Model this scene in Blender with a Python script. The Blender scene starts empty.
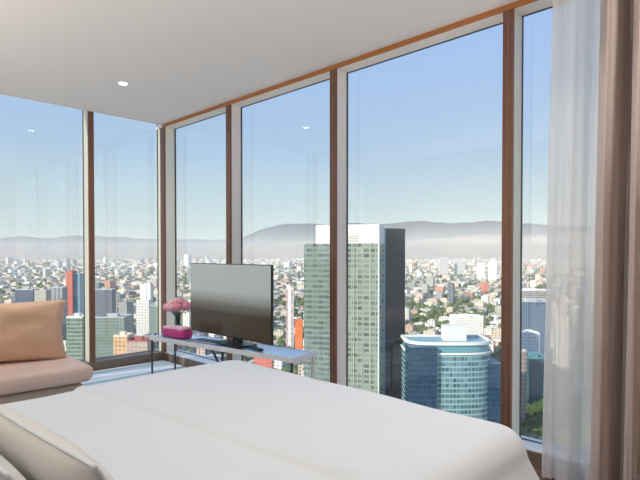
import bpy, bmesh, math, random
import numpy as np
from mathutils import Vector, Matrix, noise as mnoise

random.seed(7); rng = np.random.default_rng(11)
SC = bpy.context.scene
COL = SC.collection
PI = math.pi

# ------------------------------------------------------------------ camera
F = 515.2; YAW = math.radians(44.3676); PIT = math.radians(-0.988); SH = 21.68; CZ = 1.19
fw = Vector((math.cos(YAW)*math.cos(PIT), math.sin(YAW)*math.cos(PIT), math.sin(PIT)))
rt = Vector((math.sin(YAW), -math.cos(YAW), 0)); up = rt.cross(fw)
cd = bpy.data.cameras.new('camera'); cam = bpy.data.objects.new('camera', cd); COL.objects.link(cam)
cam.matrix_world = Matrix(((rt.x, up.x, -fw.x, 0), (rt.y, up.y, -fw.y, 0), (rt.z, up.z, -fw.z, CZ), (0, 0, 0, 1)))
cd.sensor_width = 36; cd.lens = F*36/640; cd.shift_y = SH/640; cd.clip_start = .05; cd.clip_end = 90000
SC.camera = cam

def ray(x, y): return fw + rt*((x-320)/F) + up*((240+SH-y)/F)
def at_depth(x, y, d): return Vector((0, 0, CZ)) + ray(x, y)*d           # d = distance along the view axis
def proj(P):
    v = Vector(P)-Vector((0, 0, CZ)); d = v.dot(fw)
    return 320+F*v.dot(rt)/d, 240+SH-F*v.dot(up)/d, d

# ------------------------------------------------------------------ object helpers
def tag(o, label=None, cat=None, group=None, kind=None):
    if label: o['label'] = label
    if cat: o['category'] = cat
    if group: o['group'] = group
    if kind: o['kind'] = kind
    return o
def empty(name, loc=(0, 0, 0), rz=0):
    o = bpy.data.objects.new(name, None); COL.objects.link(o); o.location = loc; o.rotation_euler = (0, 0, rz)
    o.empty_display_size = .1
    return o
def obj(name, bm, mat, parent=None, smooth=False, loc=None):
    me = bpy.data.meshes.new(name); bmesh.ops.recalc_face_normals(bm, faces=bm.faces); bm.to_mesh(me); bm.free()
    if smooth:
        for p in me.polygons: p.use_smooth = True
    o = bpy.data.objects.new(name, me); COL.objects.link(o)
    if mat: me.materials.append(mat)
    if parent: o.parent = parent
    if loc: o.location = loc
    return o
def box(bm, x0, x1, y0, y1, z0, z1, bev=0, seg=2, M=None):
    r = bmesh.ops.create_cube(bm, size=1); vs = r['verts']
    for v in vs:
        v.co = Vector(((x0+x1)/2+v.co.x*(x1-x0), (y0+y1)/2+v.co.y*(y1-y0), (z0+z1)/2+v.co.z*(z1-z0)))
    if bev:
        es = list({e for v in vs for e in v.link_edges})
        r2 = bmesh.ops.bevel(bm, geom=es, offset=bev, segments=seg, profile=.5, affect='EDGES')
        vs = list({v for f in r2['faces'] for v in f.verts} | {v for v in vs if v.is_valid})
    if M:
        for v in vs: v.co = M @ v.co
    return vs
def B(*a, **k):
    bm = bmesh.new(); box(bm, *a, **k); return bm
def tube(bm, pts, r, n=8, caps=True):
    pts = [Vector(p) for p in pts]; rings = []
    R = r if isinstance(r, (list, tuple)) else [r]*len(pts)
    for i, p in enumerate(pts):
        t = (pts[min(i+1, len(pts)-1)]-pts[max(i-1, 0)]).normalized()
        a = t.orthogonal().normalized() if i == 0 else (pa - t*pa.dot(t)).normalized()
        pa = a; b = t.cross(a)
        rings.append([bm.verts.new(p+(a*math.cos(2*PI*k/n)+b*math.sin(2*PI*k/n))*R[i]) for k in range(n)])
    for A, C in zip(rings, rings[1:]):
        for k in range(n): bm.faces.new((A[k], A[(k+1) % n], C[(k+1) % n], C[k]))
    if caps: bm.faces.new(rings[0]); bm.faces.new(rings[-1])
def lathe(bm, prof, n=32, c=(0, 0, 0)):
    rings = [[bm.verts.new((c[0]+r*math.cos(2*PI*k/n), c[1]+r*math.sin(2*PI*k/n), c[2]+z)) for k in range(n)] for r, z in prof]
    for A, C in zip(rings, rings[1:]):
        for k in range(n): bm.faces.new((A[k], A[(k+1) % n], C[(k+1) % n], C[k]))
    bm.faces.new(rings[0]); bm.faces.new(rings[-1])
def prism(bm, poly, z0, z1):
    a = [bm.verts.new((x, y, z0)) for x, y in poly]; b = [bm.verts.new((x, y, z1)) for x, y in poly]
    n = len(poly)
    for k in range(n): bm.faces.new((a[k], a[(k+1) % n], b[(k+1) % n], b[k]))
    bm.faces.new(a); bm.faces.new(b)

# ------------------------------------------------------------------ materials
def s2l(c): return tuple(((v/255)/12.92 if v/255 <= .04045 else ((v/255+.055)/1.055)**2.4) for v in c)
def newmat(name):
    m = bpy.data.materials.new(name); m.use_nodes = True; nt = m.node_tree
    return m, nt, nt.nodes['Principled BSDF'], nt.nodes['Material Output']
def P(name, col, rough=.5, metal=0, spec=.5, bump=0, bscale=50, var=0, vscale=4, sheen=0, coat=0):
    m, nt, b, out = newmat(name)
    b.inputs['Base Color'].default_value = (*col, 1); b.inputs['Roughness'].default_value = rough
    b.inputs['Metallic'].default_value = metal; b.inputs['Specular IOR Level'].default_value = spec
    if sheen: b.inputs['Sheen Weight'].default_value = sheen
    if coat: b.inputs['Coat Weight'].default_value = coat; b.inputs['Coat Roughness'].default_value = .05
    tc = nt.nodes.new('ShaderNodeTexCoord')
    if var:
        n = nt.nodes.new('ShaderNodeTexNoise'); n.inputs['Scale'].default_value = vscale; n.inputs['Detail'].default_value = 4
        nt.links.new(tc.outputs['Object'], n.inputs['Vector'])
        mx = nt.nodes.new('ShaderNodeMix'); mx.data_type = 'RGBA'
        mx.inputs[6].default_value = (*[c*(1-var) for c in col], 1); mx.inputs[7].default_value = (*[min(1, c*(1+var)) for c in col], 1)
        nt.links.new(n.outputs['Fac'], mx.inputs[0]); nt.links.new(mx.outputs[2], b.inputs['Base Color'])
    if bump:
        n = nt.nodes.new('ShaderNodeTexNoise'); n.inputs['Scale'].default_value = bscale; n.inputs['Detail'].default_value = 3
        nt.links.new(tc.outputs['Object'], n.inputs['Vector'])
        bp = nt.nodes.new('ShaderNodeBump'); bp.inputs['Strength'].default_value = bump; bp.inputs['Distance'].default_value = .01
        nt.links.new(n.outputs['Fac'], bp.inputs['Height']); nt.links.new(bp.outputs['Normal'], b.inputs['Normal'])
    return m

class NB:                                   # tiny node builder
    def __init__(s, nt): s.nt = nt
    def val(s, a, inp):
        if hasattr(a, 'is_linked'): s.nt.links.new(a, inp)
        else: inp.default_value = a
    def m(s, op, a, b=0., c=None):
        n = s.nt.nodes.new('ShaderNodeMath'); n.operation = op; s.val(a, n.inputs[0]); s.val(b, n.inputs[1])
        if c is not None: s.val(c, n.inputs[2])
        return n.outputs[0]
    def mix(s, f, a, b):
        n = s.nt.nodes.new('ShaderNodeMix'); n.data_type = 'RGBA'; s.val(f, n.inputs[0])
        for k, v in ((6, a), (7, b)):
            if isinstance(v, tuple): n.inputs[k].default_value = (*v, 1) if len(v) == 3 else v
            else: s.nt.links.new(v, n.inputs[k])
        return n.outputs[2]

def facade(name, wall=None, glass=(.05, .07, .09), attr=None, w=3.2, h=3.3, fu=.4, fv=.45, gmix=.8, rand=.5, roof=None, rough=.6, grough=.25, vx=(1, 1), spec=.4):
    """walls with rows of windows; wall colour from the argument, the object colour or a colour attribute"""
    m, nt, b, out = newmat(name); N = NB(nt)
    tc = nt.nodes.new('ShaderNodeTexCoord'); sp = nt.nodes.new('ShaderNodeSeparateXYZ'); nt.links.new(tc.outputs['Object'], sp.inputs[0])
    ge = nt.nodes.new('ShaderNodeNewGeometry'); sn = nt.nodes.new('ShaderNodeSeparateXYZ'); nt.links.new(ge.outputs['Normal'], sn.inputs[0])
    if wall: base = wall
    elif attr:
        a = nt.nodes.new('ShaderNodeAttribute'); a.attribute_name = attr; base = a.outputs['Color']
    else:
        a = nt.nodes.new('ShaderNodeObjectInfo'); base = a.outputs['Color']
    u = N.m('ADD', N.m('MULTIPLY', sp.outputs[0], vx[0]/w), N.m('MULTIPLY', sp.outputs[1], vx[1]/w)); v = N.m('DIVIDE', sp.outputs[2], h)
    wm = N.m('MULTIPLY', N.m('GREATER_THAN', N.m('FRACT', u), fu), N.m('GREATER_THAN', N.m('FRACT', v), fv))
    side = N.m('LESS_THAN', N.m('ABSOLUTE', sn.outputs[2]), .5)
    cx = nt.nodes.new('ShaderNodeCombineXYZ'); nt.links.new(N.m('FLOOR', u), cx.inputs[0]); nt.links.new(N.m('FLOOR', v), cx.inputs[1])
    wn = nt.nodes.new('ShaderNodeTexWhiteNoise'); wn.noise_dimensions = '2D'; nt.links.new(cx.outputs[0], wn.inputs['Vector'])
    f = N.m('MULTIPLY', N.m('MULTIPLY', wm, side), N.m('MULTIPLY', N.m('SUBTRACT', 1., N.m('MULTIPLY', wn.outputs['Value'], rand)), gmix))
    col = N.mix(f, base, glass)
    if roof:
        col = N.mix(N.m('MULTIPLY', N.m('GREATER_THAN', sn.outputs[2], .5), .75), col, roof)
    nt.links.new(col, b.inputs['Base Color'])
    nt.links.new(N.m('ADD', N.m('MULTIPLY', f, grough-rough), rough), b.inputs['Roughness'])
    b.inputs['Specular IOR Level'].default_value = spec
    return m

M = {}
M['ceiling'] = P('ceiling_paint', (.86, .82, .775), .9, spec=.2)
M['near_wall_dark'] = P('darkened_near_wall', (.17, .11, .075), .5, var=.2, vscale=3)  # unseen near wall made dark to cut bounce onto the bed
M['wall'] = P('wall_paint', (.74, .71, .67), .85, spec=.2)
M['bronze'] = P('bronze_frame', (.22, .10, .06), .36, metal=.3, var=.15, vscale=9)
M['header'] = P('bronze_header_lit', (.52, .20, .06), .33, metal=.3, var=.2, vscale=3)  # bronze again, its warm orange glow put into the colour
M['frame_cream_lit'] = P('lit_cream_frame', (.84, .81, .68), .45)  # pale frame with its daylit cream tone put into the colour
M['frame_side'] = P('pale_frame', (.86, .78, .72), .45, spec=.5)
M['sill'] = P('sill_metal', (.70, .72, .72), .3, metal=.1)
M['sill_face'] = P('sill_face', (.20, .15, .115), .45, var=.15, vscale=6)
M['gasket'] = P('gasket', (.03, .045, .06), .5)
M['linen'] = P('white_linen', (.715, .755, .79), .85, spec=.2, bump=.05, bscale=220, sheen=.15)
M['pillowcase'] = P('pillowcase', (.72, .71, .69), .85, spec=.2, bump=.06, bscale=180)
M['base_fabric'] = P('bed_base_fabric', (.25, .21, .18), .9)
M['tan'] = P('tan_leather', (.66, .42, .28), .5, spec=.4, bump=.08, bscale=60, var=.06, vscale=3)
M['taupe'] = P('taupe_leather', (.62, .46, .39), .5, spec=.4, bump=.08, bscale=60, var=.06, vscale=3)
M['taupe_dark'] = P('taupe_base', (.38, .30, .25), .55, bump=.06)
M['piping'] = P('pale_piping', (.66, .62, .60), .5)
M['steel'] = P('steel', (.62, .58, .52), .25, metal=.9)
M['dark_steel'] = P('dark_steel', (.07, .07, .075), .35, metal=.6)
M['table_top'] = P('sky_tinted_top', (.27, .46, .82), .06, spec=.9, coat=.6)  # blue of the reflected sky put into the base colour
M['table_edge'] = P('white_edge', (.78, .78, .78), .4)
M['black'] = P('black_plastic', (.012, .013, .018), .3)
M['navy'] = P('navy_paper', (.06, .12, .22), .4)
M['bloom'] = P('carnation_petals', (.90, .36, .42), .7, var=.25, vscale=30)
M['bloom_pale'] = P('pale_carnation_petals', (.93, .52, .56), .7, var=.2, vscale=30)
M['stem'] = P('stem_green', (.10, .17, .06), .6)
M['magenta'] = P('magenta_silk', (.58, .015, .19), .5, var=.3, vscale=25, sheen=.3)
M['palepink'] = P('pale_pink_silk', (.80, .50, .62), .6, var=.12, vscale=20)
M['drape'] = P('mauve_taupe_drape', (.49, .405, .375), .8, spec=.25, sheen=.25, bump=.04, bscale=300)
M['lamp_rim'] = P('lamp_rim', (.85, .85, .83), .4)

# window glass: thin sheet, Fresnel mix of clear transmission and mirror
def glass_mat(name, tint, ior):
    m, nt, b, out = newmat(name); nt.nodes.remove(b)
    t = nt.nodes.new('ShaderNodeBsdfTransparent'); t.inputs[0].default_value = (*tint, 1)
    g = nt.nodes.new('ShaderNodeBsdfGlossy'); g.inputs['Roughness'].default_value = 0.0
    N = NB(nt); ge = nt.nodes.new('ShaderNodeNewGeometry'); dp = nt.nodes.new('ShaderNodeVectorMath'); dp.operation = 'DOT_PRODUCT'
    nt.links.new(ge.outputs['Normal'], dp.inputs[0]); nt.links.new(ge.outputs['Incoming'], dp.inputs[1])
    f0 = ((ior-1)/(ior+1))**2                     # Schlick's Fresnel, the same from both sides of the pane
    f = N.m('ADD', N.m('MULTIPLY', N.m('POWER', N.m('SUBTRACT', 1., N.m('ABSOLUTE', dp.outputs['Value'])), 5.), 1-f0), f0)
    mx = nt.nodes.new('ShaderNodeMixShader')
    nt.links.new(f, mx.inputs[0]); nt.links.new(t.outputs[0], mx.inputs[1]); nt.links.new(g.outputs[0], mx.inputs[2])
    nt.links.new(mx.outputs[0], out.inputs[0]); return m
M['glass'] = glass_mat('window_glass', (.95, .975, .97), 1.6)
M['vase_glass'] = glass_mat('vase_glass', (.90, .95, .93), 1.45)

# sheer curtain
m, nt, b, out = newmat('sheer_voile'); nt.nodes.remove(b)
t = nt.nodes.new('ShaderNodeBsdfTransparent'); d = nt.nodes.new('ShaderNodeBsdfDiffuse'); l = nt.nodes.new('ShaderNodeBsdfTranslucent')
d.inputs[0].default_value = (.95, .93, .90, 1); l.inputs[0].default_value = (.92, .88, .82, 1)
a = nt.nodes.new('ShaderNodeMixShader'); a.inputs[0].default_value = .4
c = nt.nodes.new('ShaderNodeMixShader'); c.inputs[0].default_value = .77
nt.links.new(d.outputs[0], a.inputs[1]); nt.links.new(l.outputs[0], a.inputs[2])
nt.links.new(t.outputs[0], c.inputs[1]); nt.links.new(a.outputs[0], c.inputs[2]); nt.links.new(c.outputs[0], out.inputs[0])
M['sheer'] = m

# warm wooden floor boards
m, nt, b, out = newmat('wood_floor'); N = NB(nt)
tc = nt.nodes.new('ShaderNodeTexCoord')
br = nt.nodes.new('ShaderNodeTexBrick'); br.offset = .4
for k, v in (('Scale', 1.), ('Brick Width', 1.4), ('Row Height', .14), ('Mortar Size', .002)): br.inputs[k].default_value = v
br.inputs['Color1'].default_value = (.24, .125, .075, 1); br.inputs['Color2'].default_value = (.18, .095, .06, 1); br.inputs['Mortar'].default_value = (.06, .035, .02, 1)
nt.links.new(tc.outputs['Object'], br.inputs['Vector']); nt.links.new(br.outputs['Color'], b.inputs['Base Color'])
b.inputs['Roughness'].default_value = .3
M['floor'] = m
# pale rug woven with teal and white stripes
m, nt, b, out = newmat('striped_rug'); N = NB(nt)
tc = nt.nodes.new('ShaderNodeTexCoord'); sp = nt.nodes.new('ShaderNodeSeparateXYZ'); nt.links.new(tc.outputs['Object'], sp.inputs[0])
u = N.m('FRACT', N.m('MULTIPLY', sp.outputs[1], 2.6))
c1 = N.mix(N.m('LESS_THAN', N.m('ABSOLUTE', N.m('SUBTRACT', u, .3)), .11), (.66, .74, .77), (.36, .52, .53))
c2 = N.mix(N.m('LESS_THAN', N.m('ABSOLUTE', N.m('SUBTRACT', u, .5)), .08), c1, (.90, .91, .90))
nt.links.new(c2, b.inputs['Base Color']); b.inputs['Roughness'].default_value = .75; b.inputs['Sheen Weight'].default_value = .2
M['rug'] = m

# lit screen of the television: a plain picture, pale above and brown below
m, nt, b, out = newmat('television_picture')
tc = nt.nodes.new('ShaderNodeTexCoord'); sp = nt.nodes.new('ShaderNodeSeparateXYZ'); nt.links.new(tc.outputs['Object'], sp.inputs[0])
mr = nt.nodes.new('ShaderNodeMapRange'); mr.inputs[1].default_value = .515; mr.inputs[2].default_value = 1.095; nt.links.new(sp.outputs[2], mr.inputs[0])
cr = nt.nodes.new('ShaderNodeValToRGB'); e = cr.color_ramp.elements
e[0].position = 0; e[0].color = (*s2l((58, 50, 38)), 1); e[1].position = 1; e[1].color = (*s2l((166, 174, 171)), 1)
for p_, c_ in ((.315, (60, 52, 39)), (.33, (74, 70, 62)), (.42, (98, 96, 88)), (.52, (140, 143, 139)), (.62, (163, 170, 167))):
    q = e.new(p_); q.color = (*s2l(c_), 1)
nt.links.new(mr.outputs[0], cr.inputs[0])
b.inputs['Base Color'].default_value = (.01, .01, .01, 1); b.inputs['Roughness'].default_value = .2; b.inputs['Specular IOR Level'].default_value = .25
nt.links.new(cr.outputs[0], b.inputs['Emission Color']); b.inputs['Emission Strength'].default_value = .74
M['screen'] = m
m, nt, b, out = newmat('downlight_bulb'); b.inputs['Emission Color'].default_value = (1, .95, .88, 1); b.inputs['Emission Strength'].default_value = 6
M['bulb'] = m

# ------------------------------------------------------------------ room shell
ZC = CZ+1.417; ZT = CZ+1.3843; ZB = CZ-1.1008; XF, XG = 2.866, 3.0; YF, YG = 5.235, 5.38
XW, YW = -.55, -1.9
def S(name, bm, mat, parent=None, **k):
    o = obj(name, bm, mat, parent, **k)
    if not parent: o['kind'] = 'structure'
    return o
S('floor', B(XW-.2, XG+.2, YW-.2, YG+.2, -.25, 0), M['floor'])
S('ceiling', B(XW-.2, XG+.012, YW-.2, YF, ZC, ZC+.3), M['ceiling'])
S('wall_back', B(XW-.2, XW, YW-.2, YG-.02, 0, ZC), M['wall'])
S('wall_near', B(XW-.2, XG+.2, YW-.2, YW, 0, ZC), M['near_wall_dark'])
# low sills with a brown face and a pale metal top
def sill(name, x0, x1, y0, y1):
    o = S(name, B(x0, x1, y0, y1, 0, ZB-.006), M['sill_face'])
    c = obj('sill_cap', B(x0, x1, y0, y1, ZB-.006, ZB), M['sill'] if name.endswith('right') else M['sill_face'], o)
sill('baseboard_right', XF, XG+.06, YW, YG+.06)
sill('baseboard_left', XW, XF, YF, YG+.06)
# headers: a narrow bronze band under the ceiling, pale soffit behind it
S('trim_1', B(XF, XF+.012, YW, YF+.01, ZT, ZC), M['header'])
S('trim_2', B(XF+.012, XG+.012, YW, YG+.012, ZT, ZC), M['frame_side'])
o = S('trim_3', B(XW-.2, XF+.1, YF, YF+.012, ZC-.008, ZC+.3), M['frame_side'])
obj('slot_top', B(XW-.2, XG+.012, YF+.012, YG+.012, ZC+.12, ZC+.3), M['frame_side'], o)
n = 4
def mullion(name, side, a0, a1):
    """bronze cap towards the room, pale body behind it"""
    if side == 'R':
        o = S(name, B(XF, XF+.02, a0, a1, ZB, ZT), M['bronze'])
        obj('mullion_body', B(XF+.02, XG+.012, a0+.004, a1-.003, ZB, ZT), M['frame_cream_lit' if 1 < a0 < 2 else 'frame_side'], o)
        obj('cap_strip', B(XF-.0015, XF, (a0+a1)/2-.004, (a0+a1)/2+.004, ZB, ZT), M['sill_face'], o)  # thin dark strip down the middle of the cap
    else:
        o = S(name, B(a0, a1, YF+.012, YF+.032, ZB, ZC+.12), M['bronze'])
        obj('mullion_body', B(a0+.003, a1-.006, YF+.032, YG+.012, ZB, ZC+.12), M['frame_cream_lit'], o)
    return o
RM = [(-1.44, -1.38), (-.075, -.015), (1.274, 1.334), (2.64, 2.70), (3.982, 4.046)]
LM = [(.70, .765), (2.068, 2.122)]
for a in RM: mullion('trim_%d' % n, 'R', *a); n += 1
for a in LM: mullion('trim_%d' % n, 'L', *a); n += 1
o = S('trim_%d' % n, B(XF, XF+.02, YF-.03, YF+.055, ZB, ZT), M['bronze']); n += 1
obj('post_body', B(XF+.02, XG+.012, YF-.03, YG+.012, ZB, ZT), M['frame_cream_lit'], o)
# glazing
def window(i, side, a0, a1):
    g = .005
    bm = bmesh.new()
    z1 = ZT if side == 'R' else ZC+.12
    if side == 'R':
        for y0, y1, z0, zz in ((a0, a0+g, ZB, z1), (a1-g, a1, ZB, z1), (a0+g, a1-g, ZB, ZB+.004), (a0+g, a1-g, z1-.003, z1)): box(bm, XG-.004, XG+.012, y0, y1, z0, zz)
        o = S('window_%d' % i, bm, M['gasket'])
        p = obj('window_pane', B(XG, XG+.008, a0+g/2, a1-g/2, ZB+.002, z1-.002), M['glass'], o)
    else:
        for x0, x1, z0, zz in ((a0, a0+g, ZB, z1), (a1-g, a1, ZB, z1), (a0+g, a1-g, ZB, ZB+.004), (a0+g, a1-g, z1-.003, z1)): box(bm, x0, x1, YG-.004, YG+.012, z0, zz)
        o = S('window_%d' % i, bm, M['gasket'])
        p = obj('window_pane', B(a0+g/2, a1-g/2, YG, YG+.008, ZB+.002, z1-.002), M['glass'], o)
i = 1
for a, b2 in zip([-.55]+[x[1]-.006 for x in LM], [x[0]+.003 for x in LM]+[XF+.02]): window(i, 'L', a, b2); i += 1
for a, b2 in reversed(list(zip([YW]+[x[1]-.003 for x in RM], [x[0]+.006 for x in RM]+[YF-.03]))): window(i, 'R', a, b2); i += 1

rg = obj('rug', B(-.1, 2.84, 2.75, 5.2, 0, .006), M['rug']); tag(rg, 'pale rug with teal and white stripes on the floor by the left window', 'rug')
# recessed downlight in the ceiling
t = empty('ceiling_downlight', (1.942, 4.198, ZC)); tag(t, 'small round recessed downlight in the pale ceiling', 'ceiling light')
bm = bmesh.new(); lathe(bm, [(.036, -.001), (.036, -.006), (.052, -.006), (.056, 0)], 32); obj('rim', bm, M['lamp_rim'], t, True)
bm = bmesh.new(); lathe(bm, [(.002, -.009), (.03, -.008), (.037, -.002)], 32); obj('bulb', bm, M['bulb'], t, True)

# ------------------------------------------------------------------ bed
BX0, BX1, BY0, BY1, BZ = -.32, 1.80, .74, 2.47, .575
bed = empty('bed', ((BX0+BX1)/2, (BY0+BY1)/2, 0))
tag(bed, 'large bed made up in smooth white linen in the foreground', 'bed')
bl = Vector((-(BX0+BX1)/2, -(BY0+BY1)/2, 0))
def L(o): o.location = bl; return o
L(obj('bed_base', B(BX0, BX1-.10, BY0+.10, BY1-.10, .06, .28, .02), M['base_fabric'], bed))
for x in (BX0+.12, BX1-.3):
    for y in (BY0+.22, BY1-.22): L(obj('leg', B(x-.03, x+.03, y-.03, y+.03, 0, .06), M['dark_steel'], bed))
L(obj('mattress', B(BX0, BX1-.07, BY0+.07, BY1-.07, .28, .535, .05, 4), M['linen'], bed, True))
L(obj('headboard', B(BX0-.1, BX0-.01, BY0-.05, BY1+.05, 0, 1.15, .03, 3), M['base_fabric'], bed, True))
def drape_mesh(x0, x1, y0, y1, ztop, zlow, rad, corner, wob=.008, nx=72, ny=72, flare=.13, xstart=None):
    """one cloth over the mattress: flat crown, rounded shoulder, falling sides"""
    bm = bmesh.new()
    fall = ztop-zlow
    # param (s,t) = arc coordinate across; map distance outside of core rectangle to shoulder arc then vertical drop
    cx0, cx1, cy0, cy1 = x0, x1-corner, y0+corner, y1-corner
    def pos(s, t2):
        # s,t2 unfolded plane coordinates
        px_, py_ = min(s, cx1), min(max(t2, cy0), cy1)
        dx, dy = s-px_, t2-py_; dist = math.hypot(dx, dy)
        if dist < 1e-6: q = Vector((s, t2, ztop))
        else:
            ux, uy = dx/dist, dy/dist
            flat = corner-rad
            if dist <= flat: out, z = dist, ztop
            else:
                a2 = (dist-flat)/rad
                if a2 < PI/2: out, z = flat+rad*math.sin(a2), ztop-rad*(1-math.cos(a2))
                else:
                    dn = dist-flat-rad*PI/2; out, z = flat+rad+flare*(dn/max(fall, .01))**1.1, ztop-rad-dn*.985
            q = Vector((px_+ux*out, py_+uy*out, max(z, zlow)))
        crown = .006*math.sin(PI*min(max((q.y-y0)/(y1-y0), 0), 1))**.6 if q.z > ztop-rad else 0
        w = mnoise.noise(Vector((q.x*1.7+3, q.y*1.4, q.z*1.2)))*wob*1.4+mnoise.noise(Vector((q.x*4.1, q.y*3.2+9, q.z*2)))*wob*.5
        if q.z > ztop-.03: q.z += w+crown
        else: q += Vector((q.x-px_, q.y-py_, 0))*w*4
        return q
    ext = corner-rad+rad*PI/2+(fall-rad)
    T_ = [cy0-ext+(cy1-cy0+2*ext)*j/ny for j in range(ny+1)]
    send = x1-corner+ext; g = []
    for i in range(nx+1):
        row = []
        for t2 in T_:
            a_ = xstart(t2) if xstart else x0
            s_ = a_+(send-a_)*(i/nx)**(1.6 if xstart else 1)       # rows crowd towards the rolled edge
            q = pos(s_, t2)
            if xstart:
                k_ = .010*math.exp(-((s_-a_-.040)/.024)**2)-.008*math.exp(-((s_-a_)/.022)**2)
                if q.z > ztop-.05: q.z += k_
            row.append(bm.verts.new(q))
        g.append(row)
    for i in range(nx):
        for j in range(ny): bm.faces.new((g[i][j], g[i+1][j], g[i+1][j+1], g[i][j+1]))
    return bm
# fitted sheet at the head end, lower than the duvet lying over the foot end with a soft rolled edge
sh_ = L(obj('bed_sheet', drape_mesh(BX0, BX1-.05, BY0+.03, BY1-.03, BZ-.003, .15, .05, .12, nx=110, ny=110, flare=.04), M['linen'], bed, True))
sm = sh_.modifiers.new('thickness', 'SOLIDIFY'); sm.thickness = .008; sm.offset = -1
dv = L(obj('duvet', drape_mesh(BX0, BX1+.03, BY0-.03, BY1, BZ+.002, .10, .085, .13, nx=130, ny=120, flare=.28, wob=.009,
    xstart=lambda t2: .875+.125*min(max((2.36-t2)/1.3, -.1), 1.4)+.007*math.sin(t2*4)), M['linen'], bed, True))

# pillows
def pillow_bm(w, l, h, n=40, seam=.6, wr=.012, ph=0):
    bm = bmesh.new(); top, bot = [], []
    for i in range(n+1):
        a, b_ = [], []
        for j in range(n+1):
            u, v = 2*i/n-1, 2*j/n-1
            bul = max(0, (1-abs(u)**2.6)*(1-abs(v)**2.6))**seam
            pin = 1-.055*(1-abs(u)**1.5)*abs(v)**3; pin2 = 1-.055*(1-abs(v)**1.5)*abs(u)**3
            x, y = u*w/2*pin2, v*l/2*pin
            nz = mnoise.noise(Vector((u*2.2+ph, v*2.2, ph)))*wr*bul
            t_ = bm.verts.new((x, y, h/2*bul+nz)); a.append(t_)
            b_.append(t_ if i in (0, n) or j in (0, n) else bm.verts.new((x, y, -h/2*bul*.8)))
        top.append(a); bot.append(b_)
    for i in range(n):
        for j in range(n):
            bm.faces.new((top[i][j], top[i+1][j], top[i+1][j+1], top[i][j+1]))
            try: bm.faces.new((bot[i][j+1], bot[i+1][j+1], bot[i+1][j], bot[i][j]))
            except ValueError: pass
    return bm
def pillow(label, loc, rot, w, l, h, ph):
    t = empty('bed_pillow', loc); t.rotation_euler = rot
    tag(t, label, 'pillow', 'white pillows on the bed')
    obj('pillowcase', pillow_bm(w, l, h, ph=ph), M['pillowcase'], t, True)
    # piped seam all round
    n_ = 60; pts = []
    for k in range(n_*4+1):
        s, q = divmod(k % (n_*4), n_); q = 2*q/n_-1
        u, v = ((q, -1), (1, q), (-q, 1), (-1, -q))[s]
        pts.append((u*w/2*(1-.055*(1-abs(v)**1.5)*abs(u)**3), v*l/2*(1-.055*(1-abs(u)**1.5)*abs(v)**3), 0))
    bm = bmesh.new(); tube(bm, pts, .0045, 6); obj('piped_seam', bm, M['linen'], t, True)
    return t
pillow('upright white pillow nearest the foot of the bed, its back to the camera', (.415, 1.21, .685), (0, math.radians(-121), math.radians(3)), .36, .72, .12, 1)
pillow('second white pillow behind the upright one, at the bottom left corner', (.285, 1.25, .69), (0, math.radians(-118), math.radians(4)), .36, .72, .11, 5)

# ------------------------------------------------------------------ lounge chair by the left window
ch = empty('lounge_sofa', (.72, 4.2, 0), math.radians(-3)); tag(ch, 'low taupe leather lounge sofa in front of the left window', 'sofa')
def soft(x0, x1, y0, y1, z0, z1, bev, seg=5): return B(x0, x1, y0, y1, z0, z1, bev, seg)
obj('sofa_base', soft(-1.05, .76, -.36, .48, .05, .255, .04), M['taupe_dark'], ch, True)
obj('seat_cushion', soft(-1.10, .82, -.41, .50, .258, .385, .06, 6), M['taupe'], ch, True)
for x in (-.9, .6):
    for y in (-.25, .35): obj('leg', B(x-.025, x+.025, y-.025, y+.025, .0065, .05), M['dark_steel'], ch)
bk = pillow_bm(.46, 1.10, .24, seam=.32, wr=.02, ph=3)
for v in bk.verts: v.co = Vector((v.co.y-.55, -v.co.z, v.co.x+.215))
back = obj('back_cushion', bk, M['tan'], ch, True)
back.location = (.745, .0, .385); back.rotation_euler = (math.radians(-9), 0, math.radians(-17))

# ------------------------------------------------------------------ console table, television, small things
TZ = .46
FL, FR, BR, BL = Vector((2.182, 4.223)), Vector((2.412, 2.631)), Vector((2.69, 2.683)), Vector((2.42, 4.30))
ctr = (FL+FR+BR+BL)/4; ax = (FR-FL).normalized(); ln = (FR-FL).length; rzT = math.atan2(ax.y, ax.x)
ctr = (FL+FR)/2+Vector((-ax.y, ax.x))*.135
T = empty('console_table', (ctr.x, ctr.y, 0), rzT); tag(T, 'low console table with glossy top tinted by reflected sky and thin metal legs', 'table')
hl = ln/2; hw = .135
obj('table_top', B(-hl, hl, -hw, hw, TZ-.006, TZ), M['table_top'], T)
bm = bmesh.new(); box(bm, -hl-.006, hl+.006, -hw-.006, -hw, TZ-.034, TZ+.002); box(bm, -hl-.006, hl+.006, hw, hw+.006, TZ-.034, TZ+.002)
box(bm, -hl-.006, -hl, -hw, hw, TZ-.034, TZ+.002); box(bm, hl, hl+.006, -hw, hw, TZ-.034, TZ+.002); box(bm, -hl, hl, -hw, hw, TZ-.03, TZ-.006)
obj('edge_band', bm, M['table_edge'], T)
for sx in (-1, 1):
    for sy in (-1, 1):
        mm = M['steel'] if (sx, sy) == (1, 1) else M['dark_steel']; w_ = .011 if (sx, sy) == (1, 1) else .006
        obj('leg', B(sx*(hl-.012)-w_, sx*(hl-.012)+w_, sy*(hw-.012)-w_, sy*(hw-.012)+w_, .0065, TZ-.03), mm, T)
for sx in (-1, 1): obj('end_rail', B(sx*(hl-.012)-.006, sx*(hl-.012)+.006, -hw+.02, hw-.02, TZ-.055, TZ-.034), M['steel'], T)
bm = bmesh.new(); tube(bm, [(-.12, -.05, TZ-.03), (.05, .05, .03)], .010, 8); obj('brace', bm, M['dark_steel'], T)
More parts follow.
